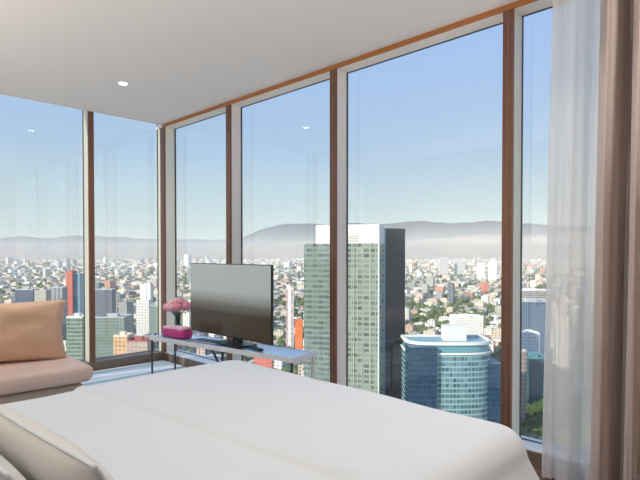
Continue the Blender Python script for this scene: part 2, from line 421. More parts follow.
bm = bmesh.new(); tube(bm, [(.02, -.05, TZ-.03), (.02, -.05, .0065)], .010, 8); obj('brace', bm, M['dark_steel'], T)

TX, TY0, TY1, TZ0, TZ1 = 2.476, 2.925, 4.04, .503, 1.10
tv = empty('television', (TX, (TY0+TY1)/2, TZ)); tag(tv, 'flat screen television showing a grey and brown picture on the console table', 'television')
tl = Vector((-TX, -(TY0+TY1)/2, -TZ))
o = obj('housing', B(TX, TX+.022, TY0, TY1, TZ0, TZ1, .004), M['black'], tv); o.location = tl
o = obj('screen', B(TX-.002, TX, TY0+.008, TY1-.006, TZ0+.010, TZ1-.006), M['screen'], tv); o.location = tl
o = obj('neck', B(TX+.006, TX+.02, 3.30, 3.42, TZ+.012, TZ0+.03), M['black'], tv); o.location = tl
o = obj('foot', B(TX-.13, TX+.055, 3.16, 3.52, TZ+.002, TZ+.016, .005), M['black'], tv); o.location = tl

def at_z(x, y, z):
    d_ = ray(x, y); return Vector((0, 0, CZ))+d_*((z-CZ)/d_.z)
p = at_z(212, 342, TZ); mg = empty('magazine', (p.x, p.y, TZ+.002), rzT+.05); tag(mg, 'dark blue magazine lying on the console table under the television', 'magazine')
obj('cover', B(-.17, .12, -.07, .05, .0, .009), M['navy'], mg); obj('pages', B(-.168, .118, -.0705, .048, .002, .007), M['table_edge'], mg)
p = at_z(256, 349.5, TZ); rc = empty('remote_control', (p.x, p.y, TZ+.002), rzT-.35); tag(rc, 'black remote control on the console table right of the television foot', 'remote control')
obj('casing', B(-.09, .09, -.02, .02, 0, .016, .006), M['black'], rc)
bm = bmesh.new()
for i in range(5):
    for j in range(2): box(bm, -.07+i*.022, -.058+i*.022, -.012+j*.013, -.003+j*.013, .016, .018)
obj('buttons', bm, M['dark_steel'], rc)
# magenta box with a pale lid
p = at_z(177, 338.5, TZ); bx = empty('silk_box', (p.x+.03, p.y+.05, TZ+.002), rzT); tag(bx, 'magenta silk box with pale pink lid at the left end of the table', 'box')
def crumple(bm, amp, sc):
    bmesh.ops.subdivide_edges(bm, edges=bm.edges[:], cuts=3, use_grid_fill=True)
    for v in bm.verts: v.co += mnoise.noise_vector(v.co*sc)*amp
    for v in bm.verts: v.co.z = max(v.co.z, 0)
    return bm
obj('box_body', crumple(B(-.14, .14, -.06, .06, 0, .075, .02, 3), .008, 20), M['magenta'], bx, True)
obj('box_lid', B(-.13, .13, -.053, .053, .068, .095, .012, 3), M['palepink'], bx, True)
# vase and flowers
vx_, vy_ = bx.location.x+.12, bx.location.y+.02
vp = at_z(178, 332, TZ)
VX, VY = vp.x, vp.y
va = empty('glass_vase', (VX, VY, TZ+.002)); tag(va, 'small clear glass vase behind the magenta box holding pink flowers', 'vase')
bm = bmesh.new(); lathe(bm, [(.030, 0), (.036, .01), (.036, .14), (.042, .17), (.040, .17), (.034, .14), (.034, .012), (.004, .010)], 28); obj('vase_body', bm, M['vase_glass'], va, True)
fl = empty('flower_bouquet', (VX, VY, TZ+.03)); tag(fl, 'round bunch of pink carnations in the glass vase', 'flowers')
random.seed(3)
def bloom_bm(r):
    bm = bmesh.new(); bmesh.ops.create_icosphere(bm, subdivisions=4, radius=r)
    off = Vector((random.random()*9, random.random()*9, 3))
    for v in bm.verts:
        n_ = v.co.normalized(); k = 1+.16*math.sin(9*math.atan2(n_.y, n_.x)+7*n_.z+off.x)*(.4+.6*abs(n_.z))+.28*mnoise.noise(n_*4.5+off)
        v.co = n_*r*k; v.co.z *= .82
    return bm
k = 0
for ring, (cnt, rr, zz) in enumerate(((1, 0, .255), (5, .052, .238), (8, .092, .205))):
    for q in range(cnt):
        a = 2*PI*q/cnt+ring*.5; c = Vector((rr*math.cos(a), rr*math.sin(a), zz+random.uniform(-.008, .008)))
        o = obj('bloom', bloom_bm(.040), M['bloom_pale'] if k % 3 == 0 else M['bloom'], fl, True); o.location = c
        bm = bmesh.new(); tube(bm, [(c.x*.14, c.y*.14, 0), (c.x*.2, c.y*.2, .12), (c.x*.9, c.y*.9, c.z-.02)], .0035, 6); obj('stem', bm, M['stem'], fl, True)
        k += 1

# ------------------------------------------------------------------ curtains at the right
def curtain_bm(path, z0, z1, lean, thick, nz=24, wig=.006, seed=0):
    """path: list of (x, y) through the folds; smooth spline, leaning slightly with height"""
    pts = []
    n_ = len(path)
    for i in range(n_-1):
        p0, p1, p2, p3 = (Vector(path[max(i-1, 0)]), Vector(path[i]), Vector(path[i+1]), Vector(path[min(i+2, n_-1)]))
        for k in range(10):
            t = k/10
            pts.append(.5*((2*p1)+(p2-p0)*t+(2*p0-5*p1+4*p2-p3)*t*t+(3*p1-p0-3*p2+p3)*t**3))
    pts.append(Vector(path[-1]))
    bm = bmesh.new(); rows = []
    for j in range(nz+1):
        h = j/nz; z = z0+(z1-z0)*h; row = []
        for i, p_ in enumerate(pts):
            w = mnoise.noise(Vector((i*.12, h*2.2, seed)))*wig*2
            row.append(bm.verts.new((p_.x+w, p_.y+lean(h)+w*.6, z)))
        rows.append(row)
    for j in range(nz):
        for i in range(len(pts)-1): bm.faces.new((rows[j][i], rows[j][i+1], rows[j+1][i+1], rows[j+1][i]))
    return bm
def yx(px_, X):                                 # Y of the point at distance X seen in the middle of the picture at column px_
    d_ = ray(px_, 240); return d_.y/d_.x*X
sh_path = [(2.76, 1.035), (2.735, 1.02), (2.75, .99), (2.765, .97), (2.72, .945), (2.70, .90), (2.73, .865), (2.775, .85), (2.78, .835), (2.73, .815), (2.70, .78), (2.72, .74), (2.765, .725), (2.75, .70), (2.71, .67), (2.73, .63), (2.76, .60), (2.72, .56), (2.74, .50)]
o = obj('sheer_curtain', curtain_bm(sh_path, .012, ZC-.004, lambda h: .022*(1-h)-.018*h, 0, seed=2), M['sheer'], None, True)
tag(o, 'sheer white voile curtain hanging over the right window', 'curtain')
dr_path = [(2.72, .80), (2.64, .785), (2.575, .76), (2.55, .728), (2.575, .708), (2.63, .693), (2.69, .682), (2.725, .670), (2.70, .652), (2.62, .638), (2.555, .624), (2.535, .604), (2.55, .588), (2.59, .577), (2.64, .566), (2.70, .552), (2.68, .53), (2.60, .51), (2.55, .485), (2.56, .45), (2.62, .42), (2.69, .39), (2.63, .35), (2.55, .31), (2.57, .26), (2.65, .22), (2.69, .18), (2.58, .14), (2.56, .08)]
o = obj('heavy_drape', curtain_bm(dr_path, .012, ZC-.004, lambda h: .030*(1-h)-.030, 0, wig=.006, seed=5), M['drape'], None, True)
sm = o.modifiers.new('thickness', 'SOLIDIFY'); sm.thickness = .006
tag(o, 'heavy mauve taupe drape gathered in folds at the right edge', 'curtain')

# ------------------------------------------------------------------ the city
GZ = -140.
M['ground'] = P('city_ground', (.44, .42, .37), .95, var=.3, vscale=.012)
M['roof_grey'] = (.42, .40, .37)
M['bldg'] = facade('building_walls', None, (.05, .055, .06), None, 5, 3.6, .42, .42, .85, .6, roof=(.44, .41, .38))
M['bldg_stuff'] = facade('far_building_walls', None, (.07, .08, .09), 'Col', 6, 4.2, .45, .45, .85, .5, roof=(.50, .46, .41))
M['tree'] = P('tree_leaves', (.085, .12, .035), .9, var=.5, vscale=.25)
M['tree_light'] = P('lit_leaves', (.50, .52, .10), .9, var=.4, vscale=.3)  # sunlight put into the leaf colour of the brighter trees
M['trunk'] = P('tree_trunk', (.12, .08, .05), .9)
M['hill'] = P('mountain_slopes', (.07, .085, .10), 1, var=.3, vscale=.0012)
bm = bmesh.new(); bmesh.ops.create_circle(bm, cap_ends=True, radius=60000, segments=96); o = S('ground', bm, M['ground']); o.location = (0, 0, GZ)

FOOT = []          # footprints taken by landmark buildings: (centre, radius)
def footprint(xL, xR, dL, dR, depth):
    a = at_depth(xL, 300, dL); b_ = at_depth(xR, 300, dR); a.z = b_.z = 0
    t_ = (b_-a).normalized(); nrm = Vector((-t_.y, t_.x, 0))
    if nrm.dot(Vector((fw.x, fw.y, 0))) < 0: nrm = -nrm
    return a, b_, t_, nrm, [(a.x, a.y), (b_.x, b_.y), ((b_+nrm*depth).x, (b_+nrm*depth).y), ((a+nrm*depth).x, (a+nrm*depth).y)]
def ztop(x, y, d): return at_depth(x, y, d).z
def landmark(name, label, cat, xL, xR, dL, dR, depth, yT, mat, group=None, extra=None, z0=GZ):
    a, b_, t_, nrm, poly = footprint(xL, xR, dL, dR, depth)
    ctr_ = (a+b_)/2+nrm*depth/2; wdt = (b_-a).length; zt = ztop((xL+xR)/2, yT, (dL+dR)/2)
    rz = math.atan2(t_.y, t_.x)
    r = empty(name, (ctr_.x, ctr_.y, z0), rz); tag(r, label, cat, group)
    FOOT.append((ctr_.x, ctr_.y, max(wdt, depth)*.75, dL))
    H_ = zt-z0; hw_, hd = wdt/2, depth/2
    obj('walls', B(-hw_, hw_, -hd, hd, 0, H_), mat, r)
    if extra: extra(r, hw_, hd, H_)
    return r
def parapet(mat):
    def f(r, w, d_, H_):
        bm = bmesh.new()
        for a_ in ((-w, w, -d_, -d_+.5), (-w, w, d_-.5, d_), (-w, -w+.5, -d_+.5, d_-.5), (w-.5, w, -d_+.5, d_-.5)): box(bm, *a_, H_, H_+1.4)
        obj('parapet', bm, mat, r)
        obj('roof_room', B(-w*.4, w*.3, -d_*.3, d_*.4, H_, H_+3.2), mat, r)
    return f
white = P('white_concrete', (.74, .72, .68), .8); cream = P('cream_render', (.78, .70, .55), .8)
# pale green office tower with a white crown
FT = facade('tower_cladding', (.27, .31, .255), (.05, .08, .07), None, 4.1, 3.6, .16, .36, .92, .8, roof=(.5, .5, .5), rough=.5, grough=.2)
def crown(r, w, d_, H_):
    ch_ = ztop(347, 224.5, 350)-ztop(347, 243.5, 350)
    bm = bmesh.new(); box(bm, -w+.15*2*w, w, -d_, d_, H_, H_+ch_); box(bm, w-10, w-5, -d_-.4, -d_, H_+ch_*.05, H_+ch_*.45)
    o_ = obj('crown', bm, white, r)
    o_['label'] = 'white crown wall'
    bm = bmesh.new()
    for q in range(3): box(bm, -w*.3, w*.45, -d_-.3, -d_, H_+ch_*(.1+.13*q), H_+ch_*(.16+.13*q))
    obj('crown_louvre', bm, P('louvre_grey', (.4, .4, .36), .7), r)
    bm = bmesh.new()
    for q in range(1, 9): box(bm, -w+2*w*q/9-.25, -w+2*w*q/9+.25, -d_-.35, -d_, 0, H_)
    obj('facade_fin', bm, P('fin_green', (.36, .40, .33), .6), r)
    LW = facade('wing_cladding', (.20, .24, .21), (.05, .085, .075), None, 4.1, 3.6, .1, .45, .8, .7, roof=(.3, .33, .3), rough=.4, grough=.15)
    o2 = obj('side_wing', B(-w-.4, -w+.36*2*w, -d_-1.2, -d_-.4, 0, H_-1), LW, r); o2['label'] = 'darker green side wing'
    obj('corner_edge', B(w-.8, w+.2, -d_-.4, -d_+.5, 0, H_+ch_), P('pale_edge', (.55, .62, .58), .5), r)
landmark('office_tower', 'tall pale green office tower with a white crown beyond the third mullion', 'tower', 305, 379, 362, 350, 30, 243.5, FT, extra=crown)
# dark blue glass tower beside it
GT = facade('dark_glass', (.03, .045, .06), (.008, .014, .022), None, 2.2, 3.6, .2, .25, .9, .6, roof=(.2, .22, .25), rough=.2, grough=.1, spec=.3)
def bands(r, w, d_, H_):
    obj('lit_face_strip', B(-w-.3, -w+2*w*.2, -d_-.3, -d_, H_*.2, H_+.1), P('lit_face_glass', (.16, .30, .42), .12, spec=.8), r)  # lit left face imitated by a paler strip on the front
    bm = bmesh.new(); box(bm, -w, w, -d_, d_, H_, H_+.8); obj('roof_edge', bm, GT, r)
landmark('glass_tower', 'dark blue glass tower touching the right side of the pale office tower', 'tower', 380, 405, 394, 405, 22, 229.5, GT, extra=bands)
# round-fronted teal building
def round_building():
    c0 = at_depth(446, 400, 345); c0.z = GZ
    wdt = 86/F*330
    zt = ztop(446, 345, 322)
    a_ = at_depth(404, 300, 345); b_ = at_depth(492, 300, 345); t_ = Vector((b_.x-a_.x, b_.y-a_.y, 0)).normalized(); rz = math.atan2(t_.y, t_.x)
    r = empty('round_building', c0, rz); tag(r, 'teal glass building with a rounded front and white roof band, below the towers', 'building')
    FOOT.append((c0.x, c0.y, 42, 330))
    H_ = zt-GZ; A, Bd = wdt/2, 17
    def outline(k=0.):
        pts = []
        for q in range(49):
            th = PI+PI*q/48                        # front half, towards us
            e_ = 2/3.0; cx_, sy_ = math.cos(th), math.sin(th)
            pts.append((math.copysign(abs(cx_)**e_, cx_)*(A+k), math.copysign(abs(sy_)**e_, sy_)*(Bd+k)))
        return pts+[((A+k), 14+k), (-(A+k), 14+k)]
    RG = facade('teal_cladding', (.25, .40, .41), (.015, .075, .105), None, 2.4, 3.4, .12, .34, .95, .55, roof=(.12, .2, .3), rough=.4, grough=.12, vx=(1, 0))
    bm = bmesh.new(); prism(bm, outline(), 0, H_-6); obj('walls', bm, RG, r)
    bm = bmesh.new(); prism(bm, outline(-.5), H_-6, H_-.5); obj('top_band', bm, P('teal_band', (.12, .30, .34), .25, spec=.6), r)
    bm = bmesh.new(); prism(bm, outline(.7), H_-7.2, H_-6); obj('white_band', bm, white, r)
    bm = bmesh.new()
    o1, o2 = outline(.6), outline(-1.2)
    for k_ in range(len(o1)):
        k2 = (k_+1) % len(o1); q = [(o1[k_], H_-1.2), (o1[k2], H_-1.2), (o1[k2], H_+.6), (o1[k_], H_+.6), (o2[k_], H_-1.2), (o2[k2], H_-1.2), (o2[k2], H_+.6), (o2[k_], H_+.6)]
        vs = [bm.verts.new((p_[0], p_[1], z_)) for p_, z_ in q]
        for f_ in ((0, 1, 2, 3), (5, 4, 7, 6), (3, 2, 6, 7), (0, 4, 5, 1)): bm.faces.new([vs[i_] for i_ in f_])
    obj('roof_parapet', bm, white, r)
    BG = facade('blue_wing_glass', (.018, .07, .13), (.005, .02, .045), None, 2.4, 3.4, .12, .2, .9, .5, roof=(.1, .2, .3), rough=.4, grough=.2, vx=(1, 0), spec=.12)
    o_ = obj('blue_wing', B(-A-.6, -A+17, -Bd-2.5, -4, 0, H_-2), BG, r); o_['label'] = 'dark blue glass wing'
    obj('roof_room', B(-2, A*.45, -4, 6, H_-.5, H_+9), white, r)
    obj('lower_wing', B(A-6, A+6, -12, 8, 0, H_-14), BG, r)
round_building()
def slab(label, xL, xR, yT, d, mat, depth=14, dd=0, name='building', par=None):
    return landmark(name, label, 'building', xL, xR, d, d+dd, depth, yT, mat, extra=parapet(par) if par else None)
fm = lambda nm, wall, gl=(.06, .07, .08), **k: facade(nm, wall, gl, **k)
grey = P('grey_concrete', (.5, .5, .48), .8)
slab('red fronted building in the left window, left of the mullion', 66, 72.5, 272, 900, fm('red_wall', (.62, .16, .12), gmix=.3), par=P('red_edge', (.55, .15, .11), .8))
slab('pale blue slab beside the red fronted building', 72.5, 80, 274, 905, fm('blue_wall', (.22, .36, .42), (.08, .2, .3)), par=grey)
slab('dark blue office block above the tan back cushion', 15, 33, 290, 760, fm('navy_office', (.10, .13, .19), (.03, .05, .09), fv=.3), par=grey)
slab('beige block right of the dark blue office block', 34.5, 46, 291, 740, fm('beige_wall', (.50, .45, .38), gmix=.25), par=grey)
slab('grey block with dark window bays above the tan cushion', 47.5, 63, 288, 770, fm('bay_wall', (.42, .41, .41), (.05, .05, .07), w=6, fu=.5, fv=.2), par=grey)
slab('green banded office block with a white roof edge beside the left mullion', 66, 82, 318, 430, fm('green_bands', (.30, .36, .29), (.05, .09, .07), fu=.05, fv=.4, rand=.3), par=white)
slab('dark grey office block just right of the left mullion', 95, 112, 290, 720, fm('dark_office', (.17, .18, .22), (.04, .05, .07)), par=grey)
slab('long low grey green building right of the left mullion', 95, 124, 318, 540, fm('low_green', (.24, .29, .25), (.07, .1, .1), fv=.5), depth=25, par=grey)
slab('small orange and cream house below the long grey building', 113, 127, 337, 420, fm('orange_house', (.72, .45, .25), gmix=.6), par=cream)
slab('low building with a dull red roof right of the orange house', 126, 147, 342, 415, fm('red_low', (.55, .42, .36), gmix=.4, roof=(.42, .12, .10)), par=P('red_tile', (.42, .12, .10), .8))
slab('slim white tower left of the corner post', 146.5, 150.5, 284, 640, fm('slim_white', (.85, .83, .80), gmix=.2), par=white, depth=6)
slab('white block at the foot of the slim white tower', 136, 149, 301, 600, fm('white_block', (.82, .78, .72), gmix=.5), par=white)
slab('grey green slab half hidden by the corner post', 150, 160.5, 306, 520, fm('greygreen', (.25, .31, .28), gmix=.3, rand=.2), par=grey)
slab('bright orange building left of the pale office tower', 295, 302.5, 322, 620, P('orange_wall', (.80, .20, .06), .8), par=P('orange_edge', (.7, .2, .08), .8))
slab('slim white tower with dark stripes right of the television', 286, 293.5, 289, 700, fm('striped_white', (.85, .80, .78), (.3, .12, .12), w=7, fu=.6, fv=.02), par=white, depth=9)
slab('salmon red building seen under the console table', 254, 272, 357, 415, fm('salmon_wall', (.72, .20, .14), gmix=.45), par=cream)
slab('pale twin tower far off right of the dark glass tower, left one', 439.5, 448, 257, 3000, fm('pale_one', (.60, .58, .55), (.34, .34, .33), gmix=.4, w=6), depth=25)
slab('pale twin tower far off right of the dark glass tower, right one', 455.5, 463, 258, 3050, fm('pale_two', (.60, .58, .55), (.34, .34, .33), gmix=.4, w=6), depth=25)
slab('white tower beside the rightmost tall mullion, far off', 478, 485, 263, 2600, fm('white_far', (.85, .83, .80), gmix=.35), par=white)
slab('second white tower beside the rightmost tall mullion', 489, 496.5, 262.5, 2500, fm('white_far_b', (.85, .83, .80), gmix=.35), par=white)
slab('salmon red block near the right mullion in the fourth pane', 482.5, 488.5, 283, 1750, fm('red_far', (.70, .22, .15), gmix=.3))
slab('white block with rooftop sheds above the teal round building', 455, 482, 318, 600, fm('white_wide', (.85, .80, .74), gmix=.35), par=white, depth=25)
slab('blue glass office block at the top of the narrow right pane', 521, 551, 302, 640, fm('blue_office', (.14, .20, .28), (.05, .09, .15), fv=.3), depth=30, par=grey)
slab('grey concrete terrace block behind the blue glass office block', 519, 552, 291, 800, fm('terrace', (.42, .40, .37), gmix=.7, fu=.08), depth=30, par=white)
slab('white slab below the blue glass office block in the right pane', 524, 540, 334, 520, fm('white_slab', (.74, .76, .78), gmix=.5), par=white)
slab('dark teal building in the right pane above the trees', 530, 549, 359, 430, fm('dark_teal', (.03, .10, .13), (.02, .05, .07)), depth=22, par=P('teal_edge', (.1, .25, .3), .5))
slab('narrow brick brown block beside the right mullion', 517, 527, 352, 400, fm('brown_block', (.34, .27, .25), (.06, .05, .06), fv=.35), par=grey)
# mountains
def ridge(name, label, prof, dist, seed):
    bm = bmesh.new(); rows = []
    xs = np.linspace(prof[0][0], prof[-1][0], 220)
    ys = np.interp(xs, [p_[0] for p_ in prof], [p_[1] for p_ in prof])
    for x_, y_ in zip(xs, ys):
        row = []
        y2 = y_-mnoise.fractal(Vector((x_*.03, seed, 0)), 1., 2.1, 5)*2.2
        top = at_depth(x_, y2, dist).z; d_ = ray(x_, 250); d_.z = 0; 
        for k_ in range(9):
            f_ = k_/8; base = d_*(dist*(.82+.18*f_)); hgt = GZ+(top-GZ)*f_**1.3
            if 0 < k_ < 8: hgt += mnoise.fractal(Vector((base.x*.0009, base.y*.0009, seed)), 1., 2., 4)*(top-GZ)*.12*math.sin(PI*f_)
            row.append(bm.verts.new((base.x, base.y, hgt)))
        bb = d_*(dist*1.08); row.append(bm.verts.new((bb.x, bb.y, GZ-5)))
        rows.append(row)
    for r0, r1 in zip(rows, rows[1:]):
        for k_ in range(9): bm.faces.new((r0[k_], r1[k_], r1[k_+1], r0[k_+1]))
    o_ = obj(name, bm, M['hill'], None, True); tag(o_, label, 'mountains')
ridge('mountain_ridge', 'hazy blue grey mountain ridge along the far horizon', [(-120, 238), (0, 238), (90, 236), (160, 239), (235, 240), (262, 229), (285, 224), (320, 223), (380, 224), (420, 221.5), (450, 223), (490, 221), (520, 223), (560, 226), (700, 224)], 17000, 1.)
M['hill'] = P('foothill_slopes', (.26, .19, .14), 1, var=.4, vscale=.002)
ridge('foothill_ridge', 'lower nearer foothills in front of the far mountain ridge', [(-120, 246), (60, 246), (200, 248), (260, 243), (330, 240), (400, 243), (440, 238), (480, 234), (540, 235), (700, 232)], 12500, 4.)

# ---- ordinary blocks
PAL = [((.84, .75, .60), 'cream', 24), ((.88, .85, .79), 'white', 20), ((.66, .55, .42), 'beige', 18), ((.50, .49, .47), 'grey', 14), ((.70, .48, .36), 'tan', 8),
       ((.60, .28, .20), 'brick-red', 4), ((.36, .38, .36), 'slate-grey', 7), ((.74, .58, .52), 'pinkish', 6), ((.22, .26, .30), 'dark-grey', 5)]
PW = np.array([p_[2] for p_ in PAL], float); PW /= PW.sum()
occ = np.zeros((480, 640), bool)                 # picture area covered by the room, only to choose which houses stay separate things
yy, xx = np.mgrid[0:480, 0:640]
occ |= (xx > 600) | ((yy > 362+(xx-240)*.2450) & (xx >= 240)) | ((yy > 362-(xx-240)*-.18) & (xx < 240) & (yy > 395-(xx-60)*.183))
occ |= ((xx > 190) & (xx < 274) & (yy > 263)) | ((xx < 66) & (yy > 305)) | (yy < 100)
for a0, a1 in ((82, 95), (160, 172), (226, 241), (330, 348), (501, 523)): occ |= (xx >= a0) & (xx <= a1)
occ |= ((xx > 304) & (xx < 406) & (yy > 243)) | ((xx > 402) & (xx < 497) & (yy > 336))
cand = []
ang0, ang1 = math.radians(4), math.radians(88)
gr = math.radians(17)                           # street grid direction
cg, sg = math.cos(gr), math.sin(gr)
def gen(r0, r1, cell, hmean, tall, skip):
    R_ = r1*1.05; n_ = int(R_*1.5/cell)
    for i in range(-n_, n_):
        if i % 6 == 0: continue                     # avenue
        for j in range(-n_, n_):
            if j % 4 == 0: continue
            gx, gy = i*cell, j*cell
            x_, y_ = gx*cg-gy*sg, gx*sg+gy*cg
            if x_ < 0 or y_ < 0: continue
            r_ = math.hypot(x_, y_)
            if r_ < r0 or r_ >= r1: continue
            a_ = math.atan2(y_, x_)
            if a_ < ang0 or a_ > ang1 or random.random() < skip: continue
            pk = mnoise.noise(Vector((x_*.0016+5, y_*.0016, 2.)))
            if pk > .42 and random.random() < .5: continue          # leafy quarter
            x_ += random.uniform(-.1, .1)*cell; y_ += random.uniform(-.1, .1)*cell
            if any((x_-f_[0])**2+(y_-f_[1])**2 < (f_[2]+cell*.6)**2 for f_ in FOOT): continue
            q_ = proj((x_, y_, GZ+4))
            if q_[0] > 508 and q_[1] > 378: continue                     # wooded garden below the right window
            w_ = cell*random.uniform(.26, .49); d_ = cell*random.uniform(.26, .49)
            h_ = hmean*random.lognormvariate(0, .45)
            if random.random() < tall: h_ *= random.uniform(2, 3.6); w_ *= .8; d_ *= .8
            ci = int(rng.choice(len(PAL), p=PW)); c0 = PAL[ci][0]; v_ = random.uniform(.6, 1.15)
            cand.append((r_, x_, y_, w_, d_, h_, ci, tuple(min(.9, q*v_) for q in c0)))
gen(330, 1500, 24, 10, .06, .05)
gen(1500, 4000, 36, 11, .03, .06)
gen(4000, 10100, 75, 14, .03, .10)
cand.sort()
vis = []
for n_, (r_, x_, y_, w_, d_, h_, ci, c_) in enumerate(cand):
    if r_ > 2600: break
    P_ = []
    for sx in (-1, 1):
        for sy in (-1, 1):
            for z_ in (GZ, GZ+h_):
                P_.append(proj((x_+sx*w_*cg-sy*d_*sg, y_+sx*w_*sg+sy*d_*cg, z_))[:2])
    xa, xb = min(p_[0] for p_ in P_), max(p_[0] for p_ in P_); ya, yb = min(p_[1] for p_ in P_), max(p_[1] for p_ in P_)
    xa, xb, ya, yb = max(0, int(round(xa))), min(640, int(round(xb))), max(0, int(round(ya))), min(480, int(round(yb)))
    if xb <= xa or yb <= ya: continue
    sub = occ[ya:yb, xa:xb]; free = int((~sub).sum())
    if free: vis.append((free, n_, (xa+xb)/2, (ya+yb)/2))
    sub[:] = True
vis.sort(reverse=True)
NB_ = 255
chosen = vis[:NB_]; chosen_idx = {v_[1] for v_ in chosen}
PANES = [(0, 88, 'in leftmost pane'), (88, 166, 'in pane left of corner'), (166, 234, 'in pane behind flowers'), (234, 338, 'right of the television'), (338, 512, 'in wide pane of towers'), (512, 641, 'in narrow right pane')]
meta = []
for free, n_, cx_, cy_ in chosen:
    r_, x_, y_, w_, d_, h_, ci, c_ = cand[n_]
    pane = next(p_[2] for p_ in PANES if p_[0] <= cx_ < p_[1])
    size = 'tall' if h_ > 24 else ('low' if h_ < 10 else 'mid-height')
    dist = 'near' if cy_ > 330 else ('mid-distance' if cy_ > 292 else 'far off')
    meta.append((n_, cx_, '%s %s building, %s, %s' % (size, PAL[ci][1], dist, pane)))
byl = {}
for q in meta: byl.setdefault(q[2], []).append(q)
unit = {}
ORD = ['leftmost', 'second from left', 'third from left', 'fourth from left', 'fifth from left', 'sixth from left', 'seventh from left', 'eighth from left']
def shape(ci, w_, d_, h_, name):
    bm = bmesh.new(); box(bm, -w_, w_, -d_, d_, 0, h_)
    box(bm, -w_*.5, -w_*.05, -d_*.4, d_*.3, h_, h_+2.6)          # stair head on the roof
    box(bm, w_*.35, w_*.6, -d_*.6, -d_*.35, h_, h_+1.6)          # water tank
    for a_ in ((-w_, w_, -d_, -d_+.3), (-w_, w_, d_-.3, d_), (-w_, -w_+.3, -d_+.3, d_-.3), (w_-.3, w_, -d_+.3, d_-.3)): box(bm, *a_, h_, h_+1)
    return bm
for lab, L_ in byl.items():
    L_.sort(key=lambda q: q[1])
    for k_, (n_, cx_, _) in enumerate(L_):
        r_, x_, y_, w_, d_, h_, ci, c_ = cand[n_]
        o = obj('city_building', shape(ci, w_, d_, h_, lab), M['bldg']); o.location = (x_, y_, GZ); o.rotation_euler = (0, 0, gr); o.color = (*c_, 1)
        l2 = lab
        if len(L_) > 1 and k_ < len(ORD): l2 = '%s, %s of these' % (lab, ORD[k_])
        tag(o, l2, 'building', 'buildings of the city below')
# the rest of the houses
V, Fc, Cc = [], [], []
for n_, (r_, x_, y_, w_, d_, h_, ci, c_) in enumerate(cand):
    if n_ in chosen_idx: continue
    b0 = len(V)
    for z_ in (0, h_):
        for sx, sy in ((-1, -1), (1, -1), (1, 1), (-1, 1)): V.append((x_*cg+y_*sg+sx*w_, -x_*sg+y_*cg+sy*d_, z_))
    Fc += [(b0+4, b0+5, b0+6, b0+7), (b0, b0+1, b0+5, b0+4), (b0+1, b0+2, b0+6, b0+5), (b0+2, b0+3, b0+7, b0+6), (b0+3, b0, b0+4, b0+7)]
    Cc += [c_]*5
me = bpy.data.meshes.new('distant_houses'); me.from_pydata(V, [], Fc); me.update()
ca = me.color_attributes.new('Col', 'FLOAT_COLOR', 'CORNER')
arr = np.ones((len(Fc), 4, 4), np.float32); arr[:, :, :3] = np.array(Cc, np.float32)[:, None, :]
ca.data.foreach_set('color', arr.ravel()); me.materials.append(M['bldg_stuff'])
o = bpy.data.objects.new('distant_houses', me); COL.objects.link(o); o.location = (0, 0, GZ); o.rotation_euler = (0, 0, gr)
tag(o, 'countless pale houses of the distant city spreading to the hills', 'buildings', kind='stuff')

# ---- trees
def crown_mesh(R_, n_blob, seed, sub=2):
    random.seed(seed); bm = bmesh.new()
    for k_ in range(n_blob):
        c_ = Vector((random.gauss(0, .42), random.gauss(0, .42), random.gauss(0, .28)))*R_
        r_ = R_*random.uniform(.28, .5)
        vs = bmesh.ops.create_icosphere(bm, subdivisions=sub, radius=r_)['verts']
        for v in vs: v.co = v.co*(1+.45*mnoise.noise(v.co/r_*2.1+c_))+c_
    return bm
def tree(label, x_, y_, R_, h_, mat, seed):
    t_ = empty('street_tree', (x_, y_, GZ)); tag(t_, label, 'tree', 'trees in the narrow right pane')
    o_ = obj('crown', crown_mesh(R_, 34, seed), mat, t_, False); o_.location = (0, 0, h_)
    bm = bmesh.new(); tube(bm, [(0, 0, 0), (.3, .2, h_*.5), (0, 0, h_)], [.6, .45, .25], 8); obj('trunk', bm, M['trunk'], t_)
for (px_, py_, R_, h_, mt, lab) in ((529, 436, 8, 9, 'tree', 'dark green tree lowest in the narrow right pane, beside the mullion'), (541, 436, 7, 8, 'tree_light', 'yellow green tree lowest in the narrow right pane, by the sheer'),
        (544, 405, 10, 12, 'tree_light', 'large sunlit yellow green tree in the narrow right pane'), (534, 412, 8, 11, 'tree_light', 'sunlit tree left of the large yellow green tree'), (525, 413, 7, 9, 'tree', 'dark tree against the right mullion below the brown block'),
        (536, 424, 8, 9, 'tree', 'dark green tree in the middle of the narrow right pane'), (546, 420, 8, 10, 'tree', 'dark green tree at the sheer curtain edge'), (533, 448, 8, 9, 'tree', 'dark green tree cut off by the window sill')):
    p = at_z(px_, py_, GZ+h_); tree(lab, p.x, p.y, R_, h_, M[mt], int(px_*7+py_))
random.seed(21)
bm = bmesh.new(); tries = 0
V, Fc = [], []
ico = bmesh.new(); bmesh.ops.create_icosphere(ico, subdivisions=1, radius=1); ico.verts.ensure_lookup_table()
iv = [v.co.copy() for v in ico.verts]; iff = [[v.index for v in f.verts] for f in ico.faces]; ico.free(); bm.free()
cnt = 0
